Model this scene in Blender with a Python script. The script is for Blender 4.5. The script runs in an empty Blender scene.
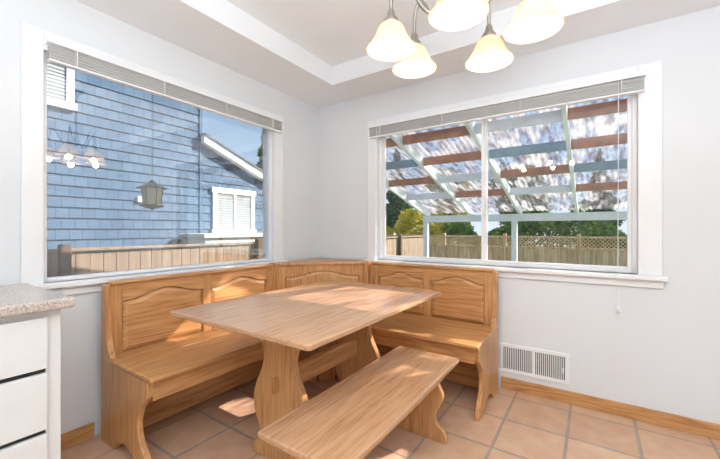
import bpy, bmesh, math, random
from mathutils import Vector, Matrix
random.seed(7)
S=bpy.context.scene
S.view_settings.view_transform='Standard'
COL=S.collection
# ------------------------------------------------------------ materials
def newmat(name):
    m=bpy.data.materials.new(name); m.use_nodes=True
    nt=m.node_tree; b=nt.nodes['Principled BSDF']
    return m,nt,b
def N(nt,t,**k):
    n=nt.nodes.new(t)
    for a,v in k.items(): setattr(n,a,v)
    return n
def ramp(nt,fac,stops):
    r=N(nt,'ShaderNodeValToRGB'); e=r.color_ramp.elements
    e[0].position,e[0].color=stops[0][0],(*stops[0][1],1)
    e[1].position,e[1].color=stops[-1][0],(*stops[-1][1],1)
    for p,c in stops[1:-1]:
        x=e.new(p); x.color=(*c,1)
    nt.links.new(fac,r.inputs[0]); return r.outputs[0]
def bump(nt,b,h,strength=.2,dist=.01):
    bp=N(nt,'ShaderNodeBump'); bp.inputs['Strength'].default_value=strength; bp.inputs['Distance'].default_value=dist
    nt.links.new(h,bp.inputs['Height']); nt.links.new(bp.outputs[0],b.inputs['Normal'])
def simple(name,col,rough=.5,metal=0,noise=.04,scale=8,bumps=0,spec=.5):
    m,nt,b=newmat(name)
    tc=N(nt,'ShaderNodeTexCoord'); n=N(nt,'ShaderNodeTexNoise'); n.inputs['Scale'].default_value=scale; n.inputs['Detail'].default_value=4
    nt.links.new(tc.outputs['Object'],n.inputs['Vector'])
    lo=tuple(c*(1-noise) for c in col); hi=tuple(min(1,c*(1+noise)) for c in col)
    nt.links.new(ramp(nt,n.outputs[0],[(.3,lo),(.7,hi)]),b.inputs['Base Color'])
    b.inputs['Roughness'].default_value=rough; b.inputs['Metallic'].default_value=metal
    b.inputs['Specular IOR Level'].default_value=spec
    if bumps:
        n2=N(nt,'ShaderNodeTexNoise'); n2.inputs['Scale'].default_value=scale*25
        nt.links.new(tc.outputs['Object'],n2.inputs['Vector']); bump(nt,b,n2.outputs[0],bumps,.004)
    return m
def wood(name,axis,light,mid,dark,rough=.33,plank=.16,pax=None,ring=.45):
    m,nt,b=newmat(name)
    tc=N(nt,'ShaderNodeTexCoord'); mp=N(nt,'ShaderNodeMapping')
    sc=[1,1,1]; sc[axis]=.07
    mp.inputs['Scale'].default_value=sc
    nt.links.new(tc.outputs['Object'],mp.inputs['Vector'])
    if pax is None: pax={0:1,1:0,2:0}[axis]
    sep=N(nt,'ShaderNodeSeparateXYZ'); nt.links.new(tc.outputs['Object'],sep.inputs[0])
    dv=N(nt,'ShaderNodeMath',operation='DIVIDE'); dv.inputs[1].default_value=plank; nt.links.new(sep.outputs[pax],dv.inputs[0])
    fl=N(nt,'ShaderNodeMath',operation='FLOOR'); nt.links.new(dv.outputs[0],fl.inputs[0])
    wn=N(nt,'ShaderNodeTexWhiteNoise',noise_dimensions='1D'); nt.links.new(fl.outputs[0],wn.inputs['W'])
    add=N(nt,'ShaderNodeVectorMath',operation='ADD'); nt.links.new(mp.outputs[0],add.inputs[0]); nt.links.new(wn.outputs['Color'],add.inputs[1])
    n=N(nt,'ShaderNodeTexNoise'); n.inputs['Scale'].default_value=75; n.inputs['Detail'].default_value=5
    nt.links.new(add.outputs[0],n.inputs['Vector'])
    n2=N(nt,'ShaderNodeTexNoise'); n2.inputs['Scale'].default_value=4.5; n2.inputs['Detail'].default_value=2
    nt.links.new(add.outputs[0],n2.inputs['Vector'])
    mu=N(nt,'ShaderNodeMath',operation='MULTIPLY'); mu.inputs[1].default_value=22; nt.links.new(n2.outputs[0],mu.inputs[0])
    fr=N(nt,'ShaderNodeMath',operation='PINGPONG'); fr.inputs[1].default_value=.5; nt.links.new(mu.outputs[0],fr.inputs[0])
    a1=N(nt,'ShaderNodeMath',operation='MULTIPLY'); a1.inputs[1].default_value=ring; nt.links.new(fr.outputs[0],a1.inputs[0])
    a2=N(nt,'ShaderNodeMath',operation='MULTIPLY_ADD'); a2.inputs[1].default_value=.9; nt.links.new(n.outputs[0],a2.inputs[0]); nt.links.new(a1.outputs[0],a2.inputs[2])
    a3=N(nt,'ShaderNodeMath',operation='MULTIPLY_ADD'); a3.inputs[1].default_value=.12; nt.links.new(wn.outputs['Value'],a3.inputs[0]); nt.links.new(a2.outputs[0],a3.inputs[2])
    nt.links.new(ramp(nt,a3.outputs[0],[(.34,dark),(.58,mid),(.92,light)]),b.inputs['Base Color'])
    b.inputs['Roughness'].default_value=rough
    bump(nt,b,n.outputs[0],.08,.002)
    return m
L_,M_,D_=(.70,.39,.17),(.57,.285,.108),(.37,.16,.05)
WX=wood('oak_grain_x',0,L_,M_,D_); WY=wood('oak_grain_y',1,L_,M_,D_); WZ=wood('oak_grain_z',2,L_,M_,D_)
TL,TM,TD=(.64,.40,.24),(.54,.31,.17),(.41,.21,.10)
WT=wood('oak_table_y',1,TL,TM,TD,rough=.20,plank=.11,ring=.28)
WALL=simple('wall_paint',(.80,.82,.84),.75,noise=.01,scale=3,bumps=.08)
CEIL=simple('ceiling_paint',(.90,.92,.94),.85,noise=.01,scale=3,bumps=.1)
TRIM=simple('white_trim_paint',(.90,.91,.92),.35,noise=.01)
VINYL=simple('white_vinyl',(.88,.89,.91),.3,noise=.01)
CAB=simple('cabinet_white',(.80,.81,.80),.35,noise=.015)
DARK=simple('dark_gap',(.03,.03,.03),.8)
METAL=simple('brushed_nickel',(.36,.33,.29),.3,metal=1,noise=.02)
BLINDM=simple('blind_slat_grey',(.78,.77,.75),.4,noise=.03)
def glass(name,mult):
    m=bpy.data.materials.new(name); m.use_nodes=True; nt=m.node_tree; nt.nodes.clear()
    o=N(nt,'ShaderNodeOutputMaterial'); t=N(nt,'ShaderNodeBsdfTransparent'); g=N(nt,'ShaderNodeBsdfGlossy'); g.inputs['Roughness'].default_value=.0
    # single thin sheet: same reflectance from both sides
    ge=N(nt,'ShaderNodeNewGeometry'); io=N(nt,'ShaderNodeMath',operation='MULTIPLY_ADD'); io.inputs[1].default_value=-(1.5-1/1.5); io.inputs[2].default_value=1.5
    nt.links.new(ge.outputs['Backfacing'],io.inputs[0])
    f=N(nt,'ShaderNodeFresnel'); nt.links.new(io.outputs[0],f.inputs['IOR']); mx=N(nt,'ShaderNodeMixShader')
    mm=N(nt,'ShaderNodeMath',operation='MULTIPLY',use_clamp=True); mm.inputs[1].default_value=mult; nt.links.new(f.outputs[0],mm.inputs[0])
    nt.links.new(mm.outputs[0],mx.inputs[0]); nt.links.new(t.outputs[0],mx.inputs[1]); nt.links.new(g.outputs[0],mx.inputs[2]); nt.links.new(mx.outputs[0],o.inputs[0])
    return m
GLASS=glass('window_glass',1.0); GLASSL=glass('boosted_reflection_glass',6.5)  # left pane: reflectance exaggerated so the chandelier's reflection shows brighter
def tilemat():
    m,nt,b=newmat('ceramic_tile'); tc=N(nt,'ShaderNodeTexCoord'); br=N(nt,'ShaderNodeTexBrick')
    br.offset=0; br.inputs['Scale'].default_value=1; br.inputs['Brick Width'].default_value=.335; br.inputs['Row Height'].default_value=.335
    br.inputs['Mortar Size'].default_value=.009; br.inputs['Mortar Smooth'].default_value=.2
    br.inputs['Color1'].default_value=(.72,.47,.31,1); br.inputs['Color2'].default_value=(.64,.40,.255,1); br.inputs['Mortar'].default_value=(.42,.33,.26,1)
    mp=N(nt,'ShaderNodeMapping'); mp.inputs['Location'].default_value=(.1,.12,0)
    nt.links.new(tc.outputs['Object'],mp.inputs[0]); nt.links.new(mp.outputs[0],br.inputs['Vector'])
    n=N(nt,'ShaderNodeTexNoise'); n.inputs['Scale'].default_value=9; n.inputs['Detail'].default_value=6; nt.links.new(tc.outputs['Object'],n.inputs[0])
    mx=N(nt,'ShaderNodeMix',data_type='RGBA',blend_type='OVERLAY'); mx.inputs[0].default_value=.35
    nt.links.new(br.outputs['Color'],mx.inputs[6]); nt.links.new(n.outputs[0],mx.inputs[7]); nt.links.new(mx.outputs[2],b.inputs['Base Color'])
    b.inputs['Roughness'].default_value=.38
    inv=N(nt,'ShaderNodeMath',operation='SUBTRACT'); inv.inputs[0].default_value=1; nt.links.new(br.outputs['Fac'],inv.inputs[1]); bump(nt,b,inv.outputs[0],.5,.003)
    return m
TILE=tilemat()
def granite():
    m,nt,b=newmat('granite_counter'); tc=N(nt,'ShaderNodeTexCoord'); v=N(nt,'ShaderNodeTexNoise'); v.inputs['Scale'].default_value=150; v.inputs['Detail'].default_value=3
    nt.links.new(tc.outputs['Object'],v.inputs[0])
    nt.links.new(ramp(nt,v.outputs[0],[(.30,(.26,.20,.16)),(.42,(.48,.41,.35)),(.56,(.60,.53,.47)),(.7,(.70,.66,.61))]),b.inputs['Base Color']); b.inputs['Roughness'].default_value=.2
    return m
GRAN=granite()
def shingle():
    m,nt,b=newmat('blue_shingle'); tc=N(nt,'ShaderNodeTexCoord'); s=N(nt,'ShaderNodeSeparateXYZ'); nt.links.new(tc.outputs['Object'],s.inputs[0])
    c=N(nt,'ShaderNodeCombineXYZ'); nt.links.new(s.outputs[1],c.inputs[0]); nt.links.new(s.outputs[2],c.inputs[1])
    br=N(nt,'ShaderNodeTexBrick'); br.offset=.43; br.inputs['Scale'].default_value=1; br.inputs['Brick Width'].default_value=.17; br.inputs['Row Height'].default_value=.17
    br.inputs['Mortar Size'].default_value=.006; br.inputs['Color1'].default_value=(.05,.11,.20,1); br.inputs['Color2'].default_value=(.08,.15,.25,1); br.inputs['Mortar'].default_value=(.02,.04,.07,1)
    nt.links.new(c.outputs[0],br.inputs['Vector'])
    nt.links.new(br.outputs['Color'],b.inputs['Base Color']); b.inputs['Roughness'].default_value=.8
    return m
SHING=shingle()
def fencemat(name,c1,c2):
    m,nt,b=newmat(name); tc=N(nt,'ShaderNodeTexCoord'); mp=N(nt,'ShaderNodeMapping'); mp.inputs['Scale'].default_value=(1,1,.08)
    nt.links.new(tc.outputs['Object'],mp.inputs[0]); n=N(nt,'ShaderNodeTexNoise'); n.inputs['Scale'].default_value=14; n.inputs['Detail'].default_value=5
    nt.links.new(mp.outputs[0],n.inputs[0]); nt.links.new(ramp(nt,n.outputs[0],[(.3,c1),(.7,c2)]),b.inputs['Base Color']); b.inputs['Roughness'].default_value=.85
    return m
FENCE=fencemat('weathered_cedar',(.19,.13,.09),(.36,.27,.20))
FENCE2=fencemat('cedar_fence',(.46,.29,.14),(.84,.62,.36))
BEAMB=simple('stained_beam',(.34,.17,.11),.7,noise=.25)
BEAMW=simple('painted_rafter_white',(.60,.69,.75),.6,noise=.08)
BEAMG=simple('painted_rafter_teal',(.20,.30,.38),.6,noise=.1)
def leafmat(name,c1,c2):
    m=bpy.data.materials.new(name); m.use_nodes=True; nt=m.node_tree; nt.nodes.clear(); o=N(nt,'ShaderNodeOutputMaterial')
    tc=N(nt,'ShaderNodeTexCoord'); n=N(nt,'ShaderNodeTexNoise'); n.inputs['Scale'].default_value=3; nt.links.new(tc.outputs['Object'],n.inputs[0])
    c=ramp(nt,n.outputs[0],[(.35,c1),(.65,c2)]); d=N(nt,'ShaderNodeBsdfDiffuse'); t=N(nt,'ShaderNodeBsdfTranslucent'); mx=N(nt,'ShaderNodeMixShader'); mx.inputs[0].default_value=.5
    for x in (d,t): nt.links.new(c,x.inputs[0])
    nt.links.new(d.outputs[0],mx.inputs[1]); nt.links.new(t.outputs[0],mx.inputs[2]); nt.links.new(mx.outputs[0],o.inputs[0])
    return m
LEAFG=leafmat('leaf_green',(.05,.12,.025),(.15,.26,.06)); LEAFY=leafmat('leaf_yellow',(.32,.31,.03),(.60,.52,.08)); LEAFD=leafmat('leaf_dark',(.03,.08,.03),(.10,.17,.06))
BARK=simple('bark',(.12,.08,.05),.9,noise=.3)
GRASS=simple('ground_grass',(.20,.22,.13),.95,noise=.3,scale=4)
# ------------------------------------------------------------ mesh helpers
def empty(name):
    e=bpy.data.objects.new(name,None); COL.objects.link(e); e.empty_display_size=.1; return e
def mobj(name,bm,mat,parent=None,bevel=0,smooth=False,seg=2):
    bmesh.ops.recalc_face_normals(bm,faces=bm.faces[:])
    me=bpy.data.meshes.new(name); bm.to_mesh(me); bm.free()
    mats=mat if isinstance(mat,(list,tuple)) else [mat]
    for x in mats: me.materials.append(x)
    o=bpy.data.objects.new(name,me); COL.objects.link(o)
    if smooth:
        for p in me.polygons: p.use_smooth=True
    if bevel:
        b=o.modifiers.new('bevel','BEVEL'); b.width=bevel; b.segments=seg; b.limit_method='ANGLE'; b.angle_limit=math.radians(40)
    if parent: o.parent=parent
    return o
def addbox(bm,a,b,mi=0):
    x0,x1=sorted((a[0],b[0])); y0,y1=sorted((a[1],b[1])); z0,z1=sorted((a[2],b[2]))
    v=[bm.verts.new(p) for p in [(x0,y0,z0),(x1,y0,z0),(x1,y1,z0),(x0,y1,z0),(x0,y0,z1),(x1,y0,z1),(x1,y1,z1),(x0,y1,z1)]]
    for f in [(0,3,2,1),(4,5,6,7),(0,1,5,4),(1,2,6,5),(2,3,7,6),(3,0,4,7)]:
        fc=bm.faces.new([v[i] for i in f]); fc.material_index=mi
def boxes(name,lst,mat,parent=None,bevel=0):
    bm=bmesh.new()
    for a,b in lst: addbox(bm,a,b)
    return mobj(name,bm,mat,parent,bevel)
def addprism(bm,pts,vec):
    vec=Vector(vec); lo=[bm.verts.new(p) for p in pts]; hi=[bm.verts.new(Vector(p)+vec) for p in pts]
    bm.faces.new(lo); bm.faces.new(hi[::-1]); n=len(pts)
    for i in range(n): bm.faces.new([lo[i],lo[(i+1)%n],hi[(i+1)%n],hi[i]])
def prism(name,pts,vec,mat,parent=None,bevel=0):
    bm=bmesh.new(); addprism(bm,pts,vec); return mobj(name,bm,mat,parent,bevel)
def lathe(name,prof,loc,mat,parent=None,seg=32,thick=0):
    bm=bmesh.new(); rings=[]
    for r,z in prof:
        rings.append([bm.verts.new((loc[0]+r*math.cos(2*math.pi*i/seg),loc[1]+r*math.sin(2*math.pi*i/seg),loc[2]+z)) for i in range(seg)])
    for a,b in zip(rings,rings[1:]):
        for i in range(seg): bm.faces.new([a[i],a[(i+1)%seg],b[(i+1)%seg],b[i]])
    bmesh.ops.remove_doubles(bm,verts=bm.verts[:],dist=1e-5)
    o=mobj(name,bm,mat,parent,smooth=(seg>8))
    if thick:
        s=o.modifiers.new('sol','SOLIDIFY'); s.thickness=thick
    return o
def tube(name,pts,r,mat,parent=None):
    c=bpy.data.curves.new(name,'CURVE'); c.dimensions='3D'; c.bevel_depth=r; c.bevel_resolution=4; c.resolution_u=12
    s=c.splines.new('NURBS'); s.points.add(len(pts)-1); s.use_endpoint_u=True; s.order_u=min(4,len(pts))
    for p,q in zip(s.points,pts): p.co=(*q,1)
    c.materials.append(mat); o=bpy.data.objects.new(name,c); COL.objects.link(o)
    if parent: o.parent=parent
    return o
def smoothpts(p,n=6):
    out=[]
    P=[p[0]]+list(p)+[p[-1]]
    for i in range(1,len(P)-2):
        a,b,c,d=[Vector(q) for q in P[i-1:i+3]]
        for k in range(n):
            t=k/n
            out.append(tuple(.5*((2*b)+(c-a)*t+(2*a-5*b+4*c-d)*t*t+(3*b-a-3*c+d)*t**3)))
    out.append(tuple(p[-1])); return out
# ------------------------------------------------------------ camera
F=Vector((-.5563,.8310,0)); R=Vector((.8310,.5563,0)); C=Vector((2.365,-2.75,1.18))
cam=bpy.data.cameras.new('camera'); co=bpy.data.objects.new('camera',cam); COL.objects.link(co)
co.location=C; co.rotation_euler=(math.pi/2,0,math.radians(33.8)); cam.sensor_width=36; cam.lens=17.35; cam.clip_start=.05
S.camera=co
# ------------------------------------------------------------ room shell
XR,YB,T=4.4,-5.0,.15
LY0,LY1,LZ0,LZ1=-2.17,-.60,.90,2.11
RX0,RX1,RZ0,RZ1=.71,2.60,.90,2.11
H=2.74
boxes('floor',[((-T,YB-T,-.12),(XR+T,T,0))],TILE)
boxes('wall_left',[((-T,YB-T,-.7),(0,LY0,H)),((-T,LY1,-.7),(0,T,H)),((-T,LY0,-.7),(0,LY1,LZ0)),((-T,LY0,LZ1),(0,LY1,H))],WALL)
boxes('wall_right',[((0,0,-.7),(RX0,T,H)),((RX1,0,-.7),(XR+T,T,H)),((RX0,0,-.7),(RX1,T,RZ0)),((RX0,0,RZ1),(RX1,T,H))],WALL)
boxes('wall_back',[((0,YB-T,-.1),(XR+T,YB,H))],WALL)
boxes('wall_side',[((XR,YB,-.1),(XR+T,0,H))],WALL)
cx0,cx1,cy0,cy1=.48,3.85,-4.5,-.37
boxes('ceiling',[((0,YB,2.44),(cx0,0,2.6)),((cx1,YB,2.44),(XR,0,2.6)),((cx0,cy1,2.44),(cx1,0,2.6)),((cx0,YB,2.44),(cx1,cy0,2.6)),((-T,YB-T,2.6),(XR+T,T,2.78))],CEIL)
boxes('baseboard_right',[((1.80,-.016,0),(XR,0,.085))],WX,bevel=.004)
boxes('baseboard_left',[((0,-2.24,0),(.016,-1.95,.085))],WY,bevel=.004)
def window_right():
    w=empty('window_1')
    boxes('casing',[((RX0-.09,-.018,RZ0),(RX0,0,RZ1+.085)),((RX1,-.018,RZ0),(RX1+.115,0,RZ1+.085)),((RX0,-.018,RZ1),(RX1,0,RZ1+.085))],TRIM,w,.004)
    boxes('sill',[((RX0-.12,-.05,RZ0-.028),(RX1+.14,.0,RZ0)),((RX0,0,RZ0-.028),(RX1,.12,RZ0))],TRIM,w,.005)
    boxes('apron',[((RX0-.09,-.018,RZ0-.075),(RX1+.12,0,RZ0-.028))],TRIM,w,.004)
    f=.026; y0,y1=.035,.095
    boxes('frame',[((RX0,y0,RZ0),(RX0+f,y1,RZ1)),((RX1-f,y0,RZ0),(RX1,y1,RZ1)),((RX0+f,y0,RZ0),(RX1-f,y1,RZ0+f)),((RX0+f,y0,RZ1-f),(RX1-f,y1,RZ1))],VINYL,w,.004)
    m=1.66
    for n,a,b,yy in (('sash_fixed',RX0+f,m+.02,.07),('sash_sliding',m-.02,RX1-f,.045)):
        s=.022; z0,z1=RZ0+f,RZ1-f
        boxes(n,[((a,yy,z0),(a+s,yy+.022,z1)),((b-s,yy,z0),(b,yy+.022,z1)),((a+s,yy,z0),(b-s,yy+.022,z0+s*.7)),((a+s,yy,z1-s),(b-s,yy+.022,z1))],VINYL,w,.003)
        bm=bmesh.new(); vs=[bm.verts.new(p) for p in [(a+s,yy+.011,z0),(b-s,yy+.011,z0),(b-s,yy+.011,z1),(a+s,yy+.011,z1)]]; bm.faces.new(vs); mobj(n+'_glass',bm,GLASS,w)
    boxes('latch',[((m-.012,.033,1.42),(m+.008,.045,1.50))],VINYL,w,.003)
window_right()
def window_left():
    w=empty('window_2')
    boxes('casing',[((0,LY0-.085,LZ0),(.018,LY0,LZ1+.10)),((0,LY1,LZ0),(.018,LY1+.10,LZ1+.10)),((0,LY0,LZ1),(.018,LY1,LZ1+.10))],TRIM,w,.004)
    boxes('sill',[((0,LY0-.06,LZ0-.028),(.05,LY1+.13,LZ0)),((-.12,LY0,LZ0-.028),(0,LY1,LZ0))],TRIM,w,.005)
    boxes('apron',[((0,LY0-.055,LZ0-.075),(.018,LY1+.1,LZ0-.028))],TRIM,w,.004)
    f=.022; x0,x1=-.08,-.02
    boxes('frame',[((x0,LY0,LZ0),(x1,LY0+f,LZ1)),((x0,LY1-f,LZ0),(x1,LY1,LZ1)),((x0,LY0+f,LZ0),(x1,LY1-f,LZ0+f)),((x0,LY0+f,LZ1-f),(x1,LY1-f,LZ1))],VINYL,w,.004)
    bm=bmesh.new(); vs=[bm.verts.new((-.05,y,z)) for y,z in [(LY0+f,LZ0+f),(LY1-f,LZ0+f),(LY1-f,LZ1-f),(LY0+f,LZ1-f)]]; bm.faces.new(vs); mobj('glass_pane',bm,GLASSL,w)
window_left()
def blinds(name,axis,a,b,ztop,sgn,n=11):
    w=empty(name)
    def bx(d0,d1,a_,b_,z0,z1):
        if axis=='x': return ((a_,-d0,z0),(b_,-d1,z1))
        return ((d0,a_,z0),(d1,b_,z1))
    boxes('headrail',[bx(.02,.062,a,b,ztop-.036,ztop)],VINYL,w,.003)
    bm=bmesh.new(); z=ztop-.045
    for i in range(n):
        d=random.uniform(-.004,.004); p=bx(.022+d,.058+d,a+.008,b-.008,z-.0026,z); addbox(bm,*p); z-=.0066+random.uniform(-.0006,.0006)
    mobj('slats',bm,BLINDM,w)
    boxes('bottom_rail',[bx(.022,.06,a+.005,b-.005,z-.012,z)],VINYL,w,.003)
    l=[]
    for k in range(4):
        c=a+.12+(b-a-.24)*k/3; l.append(bx(.0205,.0635,c,c+.003,z-.012,ztop-.036))
    boxes('ladder_cords',l,VINYL,w)
    return w,z
w1,z1=blinds('window_blind','x',.655,2.635,2.145,1)
w2,z2=blinds('window_blind','y',-2.165,-.545,2.175,1)
tube('lift_cord',[(2.50,-.066,2.10),(2.50,-.066,1.5),(2.495,-.064,.9),(2.50,-.066,.70)],.0018,VINYL,w1)
lathe('cord_tassel',[(0,.045),(.005,.042),(.011,.0),(0,-.002)],(2.50,-.066,.66),VINYL,w1,12)
tube('tilt_wand',[(.75,-.066,2.10),(.75,-.066,1.6),(.75,-.066,1.2)],.003,VINYL,w1)
def vent():
    w=empty('wall_vent_register'); x0,x1,z0,z1=1.79,2.24,.125,.335
    boxes('frame',[((x0,-.012,z0),(x1,0,z0+.025)),((x0,-.012,z1-.025),(x1,0,z1)),((x0,-.012,z0+.025),(x0+.025,0,z1-.025)),((x1-.025,-.012,z0+.025),(x1,0,z1-.025)),(((x0+x1)/2-.008,-.012,z0+.025),((x0+x1)/2+.008,0,z1-.025))],TRIM,w,.003)
    boxes('duct_opening',[((x0+.024,-.002,z0+.024),(x1-.024,-.0005,z1-.024))],DARK,w)
    l=[]; x=x0+.032
    while x<x1-.03:
        l.append(((x,-.009,z0+.025),(x+.006,-.003,z1-.025))); x+=.0125
    boxes('louvres',l,TRIM,w)
    boxes('damper_lever',[((x1-.045,-.02,.2),(x1-.035,-.012,.235))],TRIM,w,.002)
vent()
# ------------------------------------------------------------ panelled back
def panel_back(par,O,L,D,length,z0,z1,n,mat,stile=.06,prefix='back'):
    O=Vector(O); L=Vector(L).normalized(); D=Vector(D).normalized()
    P=lambda l,d,z: O+L*l+D*d+Vector((0,0,z))
    def bx(l0,l1,d0,d1,za,zb):
        return [P(l0,d0,za),P(l1,d0,za),P(l1,d0,zb),P(l0,d0,zb)],D*(d1-d0)
    bm=bmesh.new(); addprism(bm,*bx(0,length,0,.016,z0,z1)); mobj(prefix+'_board',bm,mat,par)
    tr=.05; br=.05
    pw=(length-stile*(n+1))/n
    bm=bmesh.new()
    for i in range(n+1):
        l=i*(stile+pw); addprism(bm,*bx(l,l+stile,.016,.034,z0,z1))
    mobj(prefix+'_stiles',bm,WZ,par,.002)
    bm=bmesh.new(); bmp=bmesh.new(); hs,hc=z1-tr-.05,z1-tr
    def arch(s): 
        k=(.5-.5*math.cos(2*math.pi*s)); k=k**1.2
        return hs+(hc-hs)*k
    for i in range(n):
        l=stile+i*(stile+pw)
        addprism(bm,*bx(l,l+pw,.016,.034,z0,z0+br))
        K=20
        pts=[P(l,.016,z1),]+[P(l+pw*k/K,.016,arch(k/K)) for k in range(K+1)]+[P(l+pw,.016,z1)]
        addprism(bm,pts,D*.018)
        def loop(ins,d):
            out=[P(l+ins,d,z0+br+ins),P(l+pw-ins,d,z0+br+ins)]
            for k in range(K,-1,-1):
                s=k/K; out.append(P(l+ins+(pw-2*ins)*s,d,arch(s)-ins))
            return out
        l0=[bmp.verts.new(p) for p in loop(.006,.022)]; l1=[bmp.verts.new(p) for p in loop(.028,.032)]
        m=len(l0)
        for k in range(m): bmp.faces.new([l0[k],l0[(k+1)%m],l1[(k+1)%m],l1[k]])
        bmp.faces.new(l1)
    mobj(prefix+'_rails',bm,mat,par,.002); mobj(prefix+'_raised_panels',bmp,mat,par)
    bm=bmesh.new(); addprism(bm,*bx(-.002,length+.002,-.006,.05,z1,z1+.022)); mobj(prefix+'_cap',bm,mat,par,.006)
    return P
def end_profile(P,l):
    s=smoothpts([(.05,.0,.872),(.056,0,.75),(.062,0,.62),(.075,0,.55),(.11,0,.49),(.16,0,.452)],5)
    pts=[P(l,0,0),P(l,0,.872)]+[P(l,a[0],a[2]) for a in s]
    pts+=[P(l,.53,.448),P(l,.53,.40)]
    lo=smoothpts([(.53,0,.40),(.515,0,.36),(.46,0,.31),(.425,0,.24),(.43,0,.17),(.47,0,.11),(.51,0,.07),(.52,0,.03),(.52,0,0)],5)[1:]
    pts+=[P(l,a[0],a[2]) for a in lo]
    pts+=[P(l,.40,0),P(l,.36,.05),P(l,.28,.07),P(l,.20,.05),P(l,.16,0)]
    return pts
def bench(name,O,L,D,length,mat):
    par=empty(name); O=Vector(O); L=Vector(L); D=Vector(D)
    P=lambda l,d,z: O+L*l+D*d+Vector((0,0,z))
    t=.03
    bm=bmesh.new(); addprism(bm,end_profile(P,0),L*t); addprism(bm,end_profile(P,length-t),L*t)
    mobj('end_panels',bm,WZ,par,.004)
    panel_back(par,P(t,.008,0),L,D,length-2*t,.42,.868,2,mat)
    bm=bmesh.new(); addprism(bm,[P(-.005,.055,.452),P(length+.005,.055,.452),P(length+.005,.57,.452),P(-.005,.57,.452)],Vector((0,0,.024))); mobj('seat',bm,mat,par,.009)
    bm=bmesh.new(); addprism(bm,[P(t,.50,.345),P(length-t,.50,.345),P(length-t,.50,.452),P(t,.50,.452)],D*.022); mobj('seat_apron',bm,mat,par,.003)
    bm=bmesh.new(); addprism(bm,[P(t,.09,.02),P(length-t,.09,.02),P(length-t,.09,.42),P(t,.09,.42)],D*.018); mobj('storage_back',bm,mat,par)
    return par
bench('corner_bench',(.075,-1.94,0),(0,1,0),(1,0,0),1.24,WY)
bench('corner_bench',(.70,-.055,0),(1,0,0),(0,-1,0),1.09,WX)
def corner():
    par=empty('corner_bench_seat')
    a,b=Vector((.085,-.66,0)),Vector((.66,-.075,0)); L=(b-a); ln=L.length; L.normalize(); D=Vector((L.y,-L.x,0))
    panel_back(par,a+L*.03,L,D,ln-.06,.47,.868,1,WZ,stile=.05)
    bm=bmesh.new(); addprism(bm,[Vector((.03,-.66,.872)),Vector((.66,-.03,.872)),Vector((.03,-.03,.872))],Vector((0,0,.018))); mobj('top_shelf',bm,WX,par,.004)
    boxes('side_posts',[((.03,-.698,0),(.135,-.655,.895)),((.655,-.135,0),(.698,-.03,.895))],WZ,par,.005)
    bm=bmesh.new(); addprism(bm,[Vector(p) for p in [(.12,-.695,.452),(.63,-.695,.452),(.695,-.63,.452),(.695,-.12,.452),(.64,-.07,.452),(.08,-.64,.452)]],Vector((0,0,.024))); mobj('seat',bm,WX,par,.006)
    bm=bmesh.new(); addprism(bm,[Vector(p) for p in [(.60,-.69,0),(.69,-.60,0),(.67,-.58,0),(.58,-.67,0)]],Vector((0,0,.452))); mobj('front_board',bm,WZ,par,.003)
    boxes('side_boards',[((.14,-.695,.02),(.58,-.677,.45)),((.677,-.58,.02),(.695,-.14,.45))],WZ,par)
corner()
def rrect(x0,x1,y0,y1,z,r,n=6):
    out=[]
    for cx,cy,a0 in ((x1-r,y0+r,-90),(x1-r,y1-r,0),(x0+r,y1-r,90),(x0+r,y0+r,180)):
        for k in range(n+1):
            a=math.radians(a0+90*k/n); out.append((cx+r*math.cos(a),cy+r*math.sin(a),z))
    return out
def sym_profile(hw,c,y,n=5):
    s=smoothpts([(w,0,z) for w,z in hw],n)
    r=[(c+a[0],y,a[2]) for a in s]; l=[(c-a[0],y,a[2]) for a in s[::-1]]
    return r+l
def table():
    par=empty('trestle_dining_table'); tx0,tx1,ty0,ty1=.57,1.525,-1.825,-.51; cx=1.05
    prism('tabletop',rrect(tx0,tx1,ty0,ty1,.742,.018),(0,0,.024),WT,par,.006)
    hw=[(.19,0),(.195,.03),(.18,.06),(.135,.09),(.13,.13),(.165,.2),(.185,.28),(.165,.37),(.12,.46),(.105,.53),(.125,.60),(.16,.65),(.165,.706)]
    for i,y in enumerate((-1.53,-.84)):
        prism('trestle_leg_%d'%(i+1),sym_profile(hw,cx,y),(0,.04,0),WZ,par,.005)
        boxes('trestle_cleat_%d'%(i+1),[((cx-.36,y-.01,.704),(cx+.36,y+.05,.742))],WX,par,.006)
    boxes('stretcher',[((cx-.018,-1.49,.35),(cx+.018,-.84,.46))],WY,par,.006)
    boxes('tenon_keys',[((cx-.012,-1.575,.37),(cx+.012,-1.53,.44)),((cx-.012,-.80,.37),(cx+.012,-.755,.44))],WZ,par,.003)
table()
def smallbench():
    par=empty('dining_bench'); x0,x1,y0,y1=1.345,1.735,-1.91,-.78; cx=(x0+x1)/2
    prism('seat',rrect(x0,x1,y0,y1,.418,.016),(0,0,.026),WT,par,.007)
    hw=[(.155,0),(.16,.03),(.145,.06),(.10,.10),(.095,.15),(.125,.21),(.14,.26),(.115,.32),(.12,.37),(.15,.418)]
    for i,y in enumerate((-1.82,-.91)):
        prism('end_leg_%d'%(i+1),sym_profile(hw,cx,y),(0,.03,0),WZ,par,.004)
    boxes('stretcher',[((cx-.012,-1.79,.22),(cx+.012,-.91,.32))],WY,par,.004)
    boxes('side_aprons',[((x0+.05,-1.79,.355),(x0+.07,-.91,.418)),((x1-.07,-1.79,.355),(x1-.05,-.91,.418))],WY,par,.003)
smallbench()
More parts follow.
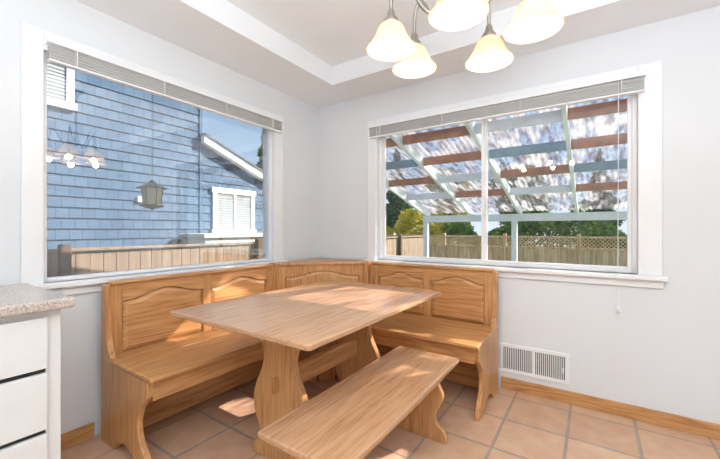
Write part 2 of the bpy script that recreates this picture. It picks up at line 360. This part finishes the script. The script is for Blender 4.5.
def counter():
    par=empty('kitchen_counter_cabinet'); ye=-2.262; yn=-3.8
    boxes('carcass',[((.006,yn,.10),(.60,ye,.868)),((.006,yn,0),(.54,ye,.10))],CAB,par,.003)
    boxes('countertop',[((.006,yn,.87),(.655,-2.23,.912))],GRAN,par,.010)
    fr=[];dk=[]
    y=ye-.045
    while y>yn+.1:
        y2=y-.44
        for z0,z1 in ((.645,.842),(.41,.627),(.13,.392)):
            fr.append(((.60,y2,z0),(.620,y,z1)))
            dk.append(((.6003,y2+.003,z0-.018),(.6015,y-.003,z0+.002)))
        y=y2-.03
    boxes('drawer_fronts',fr,CAB,par,.004); boxes('finger_pull_gaps',dk,DARK,par)
counter()
# ------------------------------------------------------------ chandelier
def shade_mat():
    m=bpy.data.materials.new('alabaster_glass'); m.use_nodes=True; nt=m.node_tree; nt.nodes.clear()
    o=N(nt,'ShaderNodeOutputMaterial'); tc=N(nt,'ShaderNodeTexCoord'); n=N(nt,'ShaderNodeTexNoise'); n.inputs['Scale'].default_value=14; n.inputs['Detail'].default_value=4; n.inputs['Distortion'].default_value=1.5
    nt.links.new(tc.outputs['Object'],n.inputs[0]); c=ramp(nt,n.outputs[0],[(.3,(.74,.58,.39)),(.7,(.90,.79,.63))])
    d=N(nt,'ShaderNodeBsdfDiffuse'); t=N(nt,'ShaderNodeBsdfTranslucent'); g=N(nt,'ShaderNodeBsdfGlossy'); g.inputs['Roughness'].default_value=.15
    for x in (d,t): nt.links.new(c,x.inputs[0])
    a=N(nt,'ShaderNodeMixShader'); a.inputs[0].default_value=.42; nt.links.new(d.outputs[0],a.inputs[1]); nt.links.new(t.outputs[0],a.inputs[2])
    b=N(nt,'ShaderNodeMixShader'); b.inputs[0].default_value=.05; nt.links.new(a.outputs[0],b.inputs[1]); nt.links.new(g.outputs[0],b.inputs[2]); nt.links.new(b.outputs[0],o.inputs[0])
    return m
def bulb_mat():
    m,nt,b=newmat('bulb_glow'); b.inputs['Emission Color'].default_value=(1,.88,.66,1); b.inputs['Emission Strength'].default_value=6; return m
def chandelier():
    par=empty('chandelier'); SM=shade_mat(); BM=bulb_mat()
    W=lambda u,d:C+F*d+R*u
    pos=[(.1226,1.372),(.241,1.54),(.548,1.475),(.615,1.235),(.325,1.15)]
    hub=W(.372,1.355); hub.z=0
    zr=1.892
    lathe('hub',[(0,2.02),(.012,2.025),(.02,2.04),(.03,2.06),(.034,2.09),(.024,2.13),(.012,2.16),(.010,2.30),(.016,2.32),(.010,2.34),(.008,2.54)],(hub.x,hub.y,0.0),METAL,par)
    lathe('canopy',[(.008,2.50),(.03,2.555),(.055,2.575),(.065,2.6)],(hub.x,hub.y,0),METAL,par)
    for i,(u,d) in enumerate(pos):
        p=W(u,d); p.z=0; v=(p-hub); r=v.length; v.normalize()
        q=lambda s,z:tuple(hub+v*(r*s)+Vector((0,0,z)))
        tube('arm_%d'%(i+1),[q(.08,2.08),q(.30,2.02),q(.50,2.03),q(.68,2.14),q(.88,2.19),q(1.0,2.13),q(1.0,2.06),q(1,2.02)],.0075,METAL,par)
        lathe('socket_%d'%(i+1),[(.008,2.04),(.013,2.028),(.017,2.01),(.028,1.995),(.032,1.98),(.028,1.966)],(p.x,p.y,0.012),METAL,par,24)
        lathe('shade_%d'%(i+1),[(.027,.100),(.036,.098),(.048,.088),(.056,.072),(.063,.052),(.073,.032),(.086,.013),(.096,.003),(.098,0)],(p.x,p.y,zr),SM,par,40,.003)
        lathe('bulb_%d'%(i+1),[(0,.0),(.012,.003),(.021,.012),(.024,.024),(.019,.042),(.012,.06),(.011,.09)],(p.x,p.y,zr+.012),BM,par,20)
        l=bpy.data.lights.new('lamp_%d'%(i+1),'POINT'); l.energy=2.4; l.color=(1,.84,.62); l.shadow_soft_size=.026
        lo=bpy.data.objects.new('lamp_%d'%(i+1),l); COL.objects.link(lo); lo.location=(p.x,p.y,zr-.018); lo.parent=par
chandelier()
# ------------------------------------------------------------ exterior
boxes('ground',[((-30,-20,-.9),(30,40,-.62))],GRASS)
boxes('trim_eave_soffit',[((-.75,-6,2.50),(-.153,.1,2.58)),((-.78,-6,2.45),(-.75,.1,2.65))],TRIM)
def neighbour():
    par=empty('neighbour_house'); X=-4.5
    bm=bmesh.new(); z=-.68
    while z<6.2:
        addprism(bm,[(X,-6,z),(X+.022,-6,z),(X+.006,-6,z+.17),(X,-6,z+.17)],(0,7.45,0)); z+=.17
    mobj('shingle_courses_main',bm,SHING,par)
    boxes('main_wall',[((X-5,-6,-.7),(X,1.45,6.2))],SHING,par)
    bm=bmesh.new(); z=-.68
    while z<2.9:
        ye=min(5.2, 1.45+(3.03-(z+.17))/.375)
        if ye>1.5: addprism(bm,[(X,1.45,z),(X+.022,1.45,z),(X+.006,1.45,z+.17),(X,1.45,z+.17)],(0,ye-1.45,0))
        z+=.17
    mobj('shingle_courses_wing',bm,SHING,par)
    prism('wing_wall',[(X,1.45,-.7),(X,5.2,-.7),(X,5.2,1.62),(X,1.45,3.03)],(-4,0,0),SHING,par)
    prism('wing_fascia',[(X+.0,1.45,3.0),(X+.0,5.6,1.44),(X+.0,5.6,1.60),(X+.0,1.45,3.16)],(.16,0,0),TRIM,par)
    prism('wing_roof',[(X+.19,1.45,3.16),(X+.19,5.62,1.60),(X+.19,5.62,1.63),(X+.19,1.45,3.19)],(-4.3,0,0),simple('roof_shingle',(.16,.16,.17),.9,noise=.2),par)
    gl=simple('dark_window_glass',(.30,.34,.36),.15,noise=.1)
    eb=simple('exterior_blind',(.42,.43,.44),.5)
    def win(n,y0,y1,z0,z1,split=True):
        t=.10
        l=[((X,y0,z0),(X+.06,y0+t,z1)),((X,y1-t,z0),(X+.06,y1,z1)),((X,y0-.03,z1-.02),(X+.07,y1+.03,z1+.10)),((X,y0-.03,z0-.09),(X+.08,y1+.03,z0+.02))]
        if split: l.append(((X,(y0+y1)/2-.03,z0),(X+.055,(y0+y1)/2+.03,z1)))
        boxes(n+'_trim',l,TRIM,par,.004)
        boxes(n+'_glass',[((X,y0+t,z0+.02),(X+.034,y1-t,z1-.02))],gl,par)
        s=[];z=z0+.06
        while z<z1-.05: s.append(((X+.034,y0+t,z),(X+.042,y1-t,z+.028)));z+=.055
        boxes(n+'_blind',s,eb,par)
    win('wing_window',1.72,2.83,1.16,2.0); win('upper_window',-1.7,-.70,3.15,4.3)
    boxes('corner_board',[((X,1.42,-.7),(X+.035,1.48,6.2))],SHING,par)
    boxes('wall_vent',[((X,.22,1.68),(X+.06,.34,1.78))],TRIM,par,.005)
neighbour()
boxes('garden_storage_box',[((-4.35,1.0,-.62),(-3.6,2.75,1.02)),((-4.4,.95,1.02),(-3.55,2.8,1.10))],simple('cream_plastic',(.66,.58,.49),.7),bevel=.01)
def fence_side():
    par=empty('side_fence'); X=-2.1; l=[]; y=-4.5
    while y<7.5:
        h=.955+random.uniform(-.006,.006); l.append(((X+random.uniform(0,.005),y,-.62),(X+.02,y+.118,h))); y+=.124
    boxes('boards',l,FENCE,par,.003)
    boxes('rails',[((X-.05,-4.5,.62),(X,7.5,.70)),((X-.05,-4.5,-.3),(X,7.5,-.22))],FENCE,par)
    boxes('cap_rail',[((X-.03,-4.5,.955),(X+.05,7.5,.985))],FENCE,par,.004)
    PD=simple('fence_post_brown',(.12,.075,.05),.85,noise=.2)
    yy=[-3.99,-1.55,.89,3.33,5.77]
    boxes('posts',[((X+.02,q,-.62),(X+.11,q+.09,1.03)) for q in yy],PD,par,.006)
fence_side()
def lantern():
    par=empty('hanging_garden_lantern'); x,y=-.55,-1.373
    br=simple('lantern_bronze',(.08,.08,.05),.45,metal=.6); pane=simple('lantern_pane',(.34,.35,.20),.4)
    tube('chain',[(x,y,2.5),(x,y,2.1),(x,y,1.57)],.0025,br,par)
    lathe('roof_cap',[(0,.06),(.012,.055),(.03,.038),(.07,.015),(.112,-.004),(.112,-.010),(.0,-.008)],(x,y,1.515),br,par,6)
    lathe('pane_body',[(.072,1.505),(.060,1.375)],(x,y,0),pane,par,6)
    bm=bmesh.new()
    for k in range(6):
        a=2*math.pi*k/6; p0=Vector((x+.074*math.cos(a),y+.074*math.sin(a),1.507)); p1=Vector((x+.062*math.cos(a),y+.062*math.sin(a),1.375))
        addprism(bm,[p0+Vector((.004,0,0)),p0+Vector((0,.004,0)),p0-Vector((.004,0,0)),p0-Vector((0,.004,0))],p1-p0)
    mobj('cage_bars',bm,br,par)
    lathe('base',[(0,1.378),(.082,1.378),(.086,1.366),(.05,1.352),(.015,1.345),(0,1.33)],(x,y,0),br,par,6)
lantern()
def corr_mat():
    m=bpy.data.materials.new('corrugated_polycarbonate'); m.use_nodes=True; nt=m.node_tree; nt.nodes.clear()
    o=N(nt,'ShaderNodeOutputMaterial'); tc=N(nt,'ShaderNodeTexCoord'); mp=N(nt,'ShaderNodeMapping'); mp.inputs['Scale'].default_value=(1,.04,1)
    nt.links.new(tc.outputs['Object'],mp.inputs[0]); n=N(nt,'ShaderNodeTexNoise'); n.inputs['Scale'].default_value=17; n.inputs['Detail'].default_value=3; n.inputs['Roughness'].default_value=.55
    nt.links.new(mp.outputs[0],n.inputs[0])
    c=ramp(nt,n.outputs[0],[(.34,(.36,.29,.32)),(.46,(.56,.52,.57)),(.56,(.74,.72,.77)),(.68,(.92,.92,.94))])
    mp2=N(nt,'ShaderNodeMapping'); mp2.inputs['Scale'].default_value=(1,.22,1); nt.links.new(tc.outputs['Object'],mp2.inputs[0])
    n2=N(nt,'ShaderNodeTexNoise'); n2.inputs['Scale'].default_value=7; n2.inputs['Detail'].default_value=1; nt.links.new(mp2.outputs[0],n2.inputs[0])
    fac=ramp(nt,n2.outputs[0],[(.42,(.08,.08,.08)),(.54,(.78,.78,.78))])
    d=N(nt,'ShaderNodeBsdfDiffuse'); t=N(nt,'ShaderNodeBsdfTranslucent'); tr=N(nt,'ShaderNodeBsdfTransparent')
    for x in (d,t,tr): nt.links.new(c,x.inputs[0])
    a=N(nt,'ShaderNodeMixShader'); a.inputs[0].default_value=.26; nt.links.new(d.outputs[0],a.inputs[1]); nt.links.new(t.outputs[0],a.inputs[2])
    b=N(nt,'ShaderNodeMixShader'); nt.links.new(fac,b.inputs[0]); nt.links.new(a.outputs[0],b.inputs[1]); nt.links.new(tr.outputs[0],b.inputs[2]); nt.links.new(b.outputs[0],o.inputs[0])
    return m
def patio():
    par=empty('patio_cover'); y0,z0,y1,z1=.18,2.58,4.0,1.60; sl=(z1-z0)/(y1-y0)
    zf=lambda y:z0+(y-y0)*sl
    xs=[-.50,.40,1.28,2.15,3.03,3.9,4.8]
    bm=bmesh.new()
    for x in xs: addprism(bm,[(x-.02,y0,zf(y0)-.14),(x-.02,y1+.2,zf(y1+.2)-.14),(x-.02,y1+.2,zf(y1+.2)),(x-.02,y0,zf(y0))],(.04,0,0))
    mobj('rafters',bm,BEAMW,par,.003)
    bw=bmesh.new(); bb=bmesh.new(); bg=bmesh.new(); T_={'b':bb,'w':bw,'g':bg}
    pat=['wgbwbw','bbwbbw','gbgbbb','bwbgbb','wbwbgb']
    for j,y in enumerate((.55,1.12,1.75,2.4,3.1)):
        for i in range(len(xs)-1):
            z=zf(y)
            addbox(T_[pat[j][i]],(xs[i]+.02,y-.02,z-.11),(xs[i+1]-.02,y+.02,z-.004))
    mobj('purlins_brown',bb,BEAMB,par); mobj('purlins_white',bw,BEAMW,par); mobj('purlins_teal',bg,BEAMG,par)
    boxes('front_beam',[((-.55,y1-.05,zf(y1)-.27),(5,y1+.04,zf(y1)-.14))],BEAMW,par,.004)
    boxes('ledger',[((-.55,.153,zf(.18)-.16),(5,.19,zf(.18)))],BEAMW,par)
    boxes('posts',[((q-.045,y1-.05,-.62),(q+.045,y1+.04,zf(y1)-.27)) for q in (-.5,1.20,4.6)],BEAMW,par,.004)
    bm=bmesh.new(); n=500; pr=None
    for i in range(n+1):
        x=-.6+5.6*i/n; a=.010*math.sin(2*math.pi*x/.068)
        c=[bm.verts.new((x,y0-.02,zf(y0-.02)+.013+a)),bm.verts.new((x,y1+.35,zf(y1+.35)+.013+a))]
        if pr: bm.faces.new([pr[0],c[0],c[1],pr[1]])
        pr=c
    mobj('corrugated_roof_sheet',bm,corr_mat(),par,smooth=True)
patio()
def fence_back():
    par=empty('back_fence'); Y=9.0; l=[]; x=-14
    while x<12:
        l.append(((x,Y,-.62),(x+.135,Y+.02,.62+random.uniform(-.01,.01)))); x+=.142
    boxes('boards',l,FENCE2,par)
    boxes('rails',[((-14,Y-.04,.60),(12,Y+.04,.65)),((-14,Y-.04,.93),(12,Y+.04,.98))],FENCE2,par)
    boxes('posts',[((q,Y-.06,-.62),(q+.1,Y+.04,1.05)) for q in range(-14,13,2)],FENCE2,par)
    bm=bmesh.new(); x=-14; w=.028
    while x<12:
        addprism(bm,[(x,Y,.65),(x+w,Y,.65),(x+.28+w,Y,.93),(x+.28,Y,.93)],(0,.012,0)); addprism(bm,[(x+.28,Y+.013,.65),(x+.28+w,Y+.013,.65),(x+w,Y+.013,.93),(x,Y+.013,.93)],(0,.012,0)); x+=.10
    mobj('lattice',bm,FENCE2,par)
fence_back()
def tree(name,x,y,h,r,mat,n=5000,conif=False,leaf=.09,z0=-.62):
    par=empty(name)
    lathe('trunk',[(.14,0),(.11,h*.3),(.07,h*.6),(.02,h*.92)],(x,y,z0),BARK,par,10)
    bm=bmesh.new(); blobs=[]
    if not conif:
        for i in range(18):
            a=random.uniform(0,6.28); rr=random.uniform(0,r*.65); blobs.append((x+rr*math.cos(a),y+rr*math.sin(a),z0+h*random.uniform(.3,.9),r*random.uniform(.3,.5)))
    for i in range(n):
        if conif:
            t=random.random()**.6; zz=z0+h*(1-t*.93); R_=r*t*(1+.25*math.sin(zz*9)); a=random.uniform(0,6.28); q=R_*random.uniform(.5,1); p=Vector((x+q*math.cos(a),y+q*math.sin(a),zz))
        else:
            b=random.choice(blobs); d=Vector((random.gauss(0,1),random.gauss(0,1),random.gauss(0,1))).normalized()*b[3]*random.uniform(.6,1.05); p=Vector(b[:3])+d
        e=Vector((random.gauss(0,1),random.gauss(0,1),random.gauss(0,.7))).normalized()*leaf*random.uniform(.6,1.3); g=e.orthogonal().normalized()*leaf*.5
        bm.faces.new([bm.verts.new(p-e),bm.verts.new(p+g),bm.verts.new(p+e),bm.verts.new(p-g)])
    mobj('foliage',bm,mat,par)
tree('deciduous_tree',-9.8,13.6,4.8,1.5,LEAFG,6000)
tree('conifer_tree',-6.1,13.4,6.4,1.15,LEAFD,8000,True)
tree('deciduous_tree',-3.3,13.4,4.9,1.3,LEAFY,7000)
tree('deciduous_tree',-.2,13.4,4.6,1.4,LEAFG,7000)
tree('conifer_tree',2.6,13.4,4.9,1.1,LEAFD,7000,True)
tree('deciduous_tree',5.2,13.4,4.2,1.4,LEAFG,6000)
tree('conifer_tree',8.0,13.4,4.6,1.1,LEAFD,6000,True)
tree('conifer_tree',-8.75,6.9,6.3,1.1,LEAFD,6000,True)
def hedge(name,x0,x1,mat,n):
    bm=bmesh.new()
    for i in range(n):
        x=random.uniform(x0,x1); h=2.1+.35*math.sin(x*1.3)+.25*math.sin(x*3.1+1)+.12*math.sin(x*7)
        a=random.uniform(0,math.pi); p=Vector((x,10.5+.65*math.cos(a)*random.uniform(.7,1),-.62+max(.05,(h)*math.sin(a)**.6*random.uniform(.8,1.04))))
        e=Vector((random.gauss(0,1),random.gauss(0,1),random.gauss(0,.7))).normalized()*.07*random.uniform(.6,1.3); g=e.orthogonal().normalized()*.04
        bm.faces.new([bm.verts.new(p-e),bm.verts.new(p+g),bm.verts.new(p+e),bm.verts.new(p-g)])
    mobj(name,bm,mat)
hedge('garden_hedge',-2.4,9,LEAFG,20000)
hedge('garden_shrub',-9,-2.5,LEAFY,12000)
# ------------------------------------------------------------ light
w=bpy.data.worlds.new('sky'); S.world=w; w.use_nodes=True; nt=w.node_tree; bg=nt.nodes['Background']
tc=N(nt,'ShaderNodeTexCoord'); sp=N(nt,'ShaderNodeSeparateXYZ'); nt.links.new(tc.outputs['Generated'],sp.inputs[0])
nt.links.new(ramp(nt,sp.outputs[2],[(0,(.78,.88,.97)),(.15,(.52,.73,.96)),(.6,(.24,.45,.82))]),bg.inputs[0]); bg.inputs[1].default_value=1.05
sd=bpy.data.lights.new('sun','SUN'); sd.energy=15; sd.angle=.007; sd.color=(1,.93,.80); so=bpy.data.objects.new('sun',sd); COL.objects.link(so)
so.rotation_euler=Vector((.50,.66,.58)).to_track_quat('Z','Y').to_euler(); so.location=(6,6,6)
def area(name,loc,rot,size,e,col=(1,1,1)):
    l=bpy.data.lights.new(name,'AREA'); l.energy=e; l.size=size; l.color=col; o=bpy.data.objects.new(name,l); COL.objects.link(o); o.location=loc; o.rotation_euler=rot; return o
area('added_fill_up',(2.7,-3.1,1.4),(math.pi,0,0),.8,106,(.87,.94,1))  # added unseen fill behind the camera, aimed up to brighten ceiling and walls
area('added_fill_down',(3.4,-3.9,2.42),(0,0,0),.9,9,(.94,.97,1))  # second added fill, aimed down out of view; no lamp fitting here
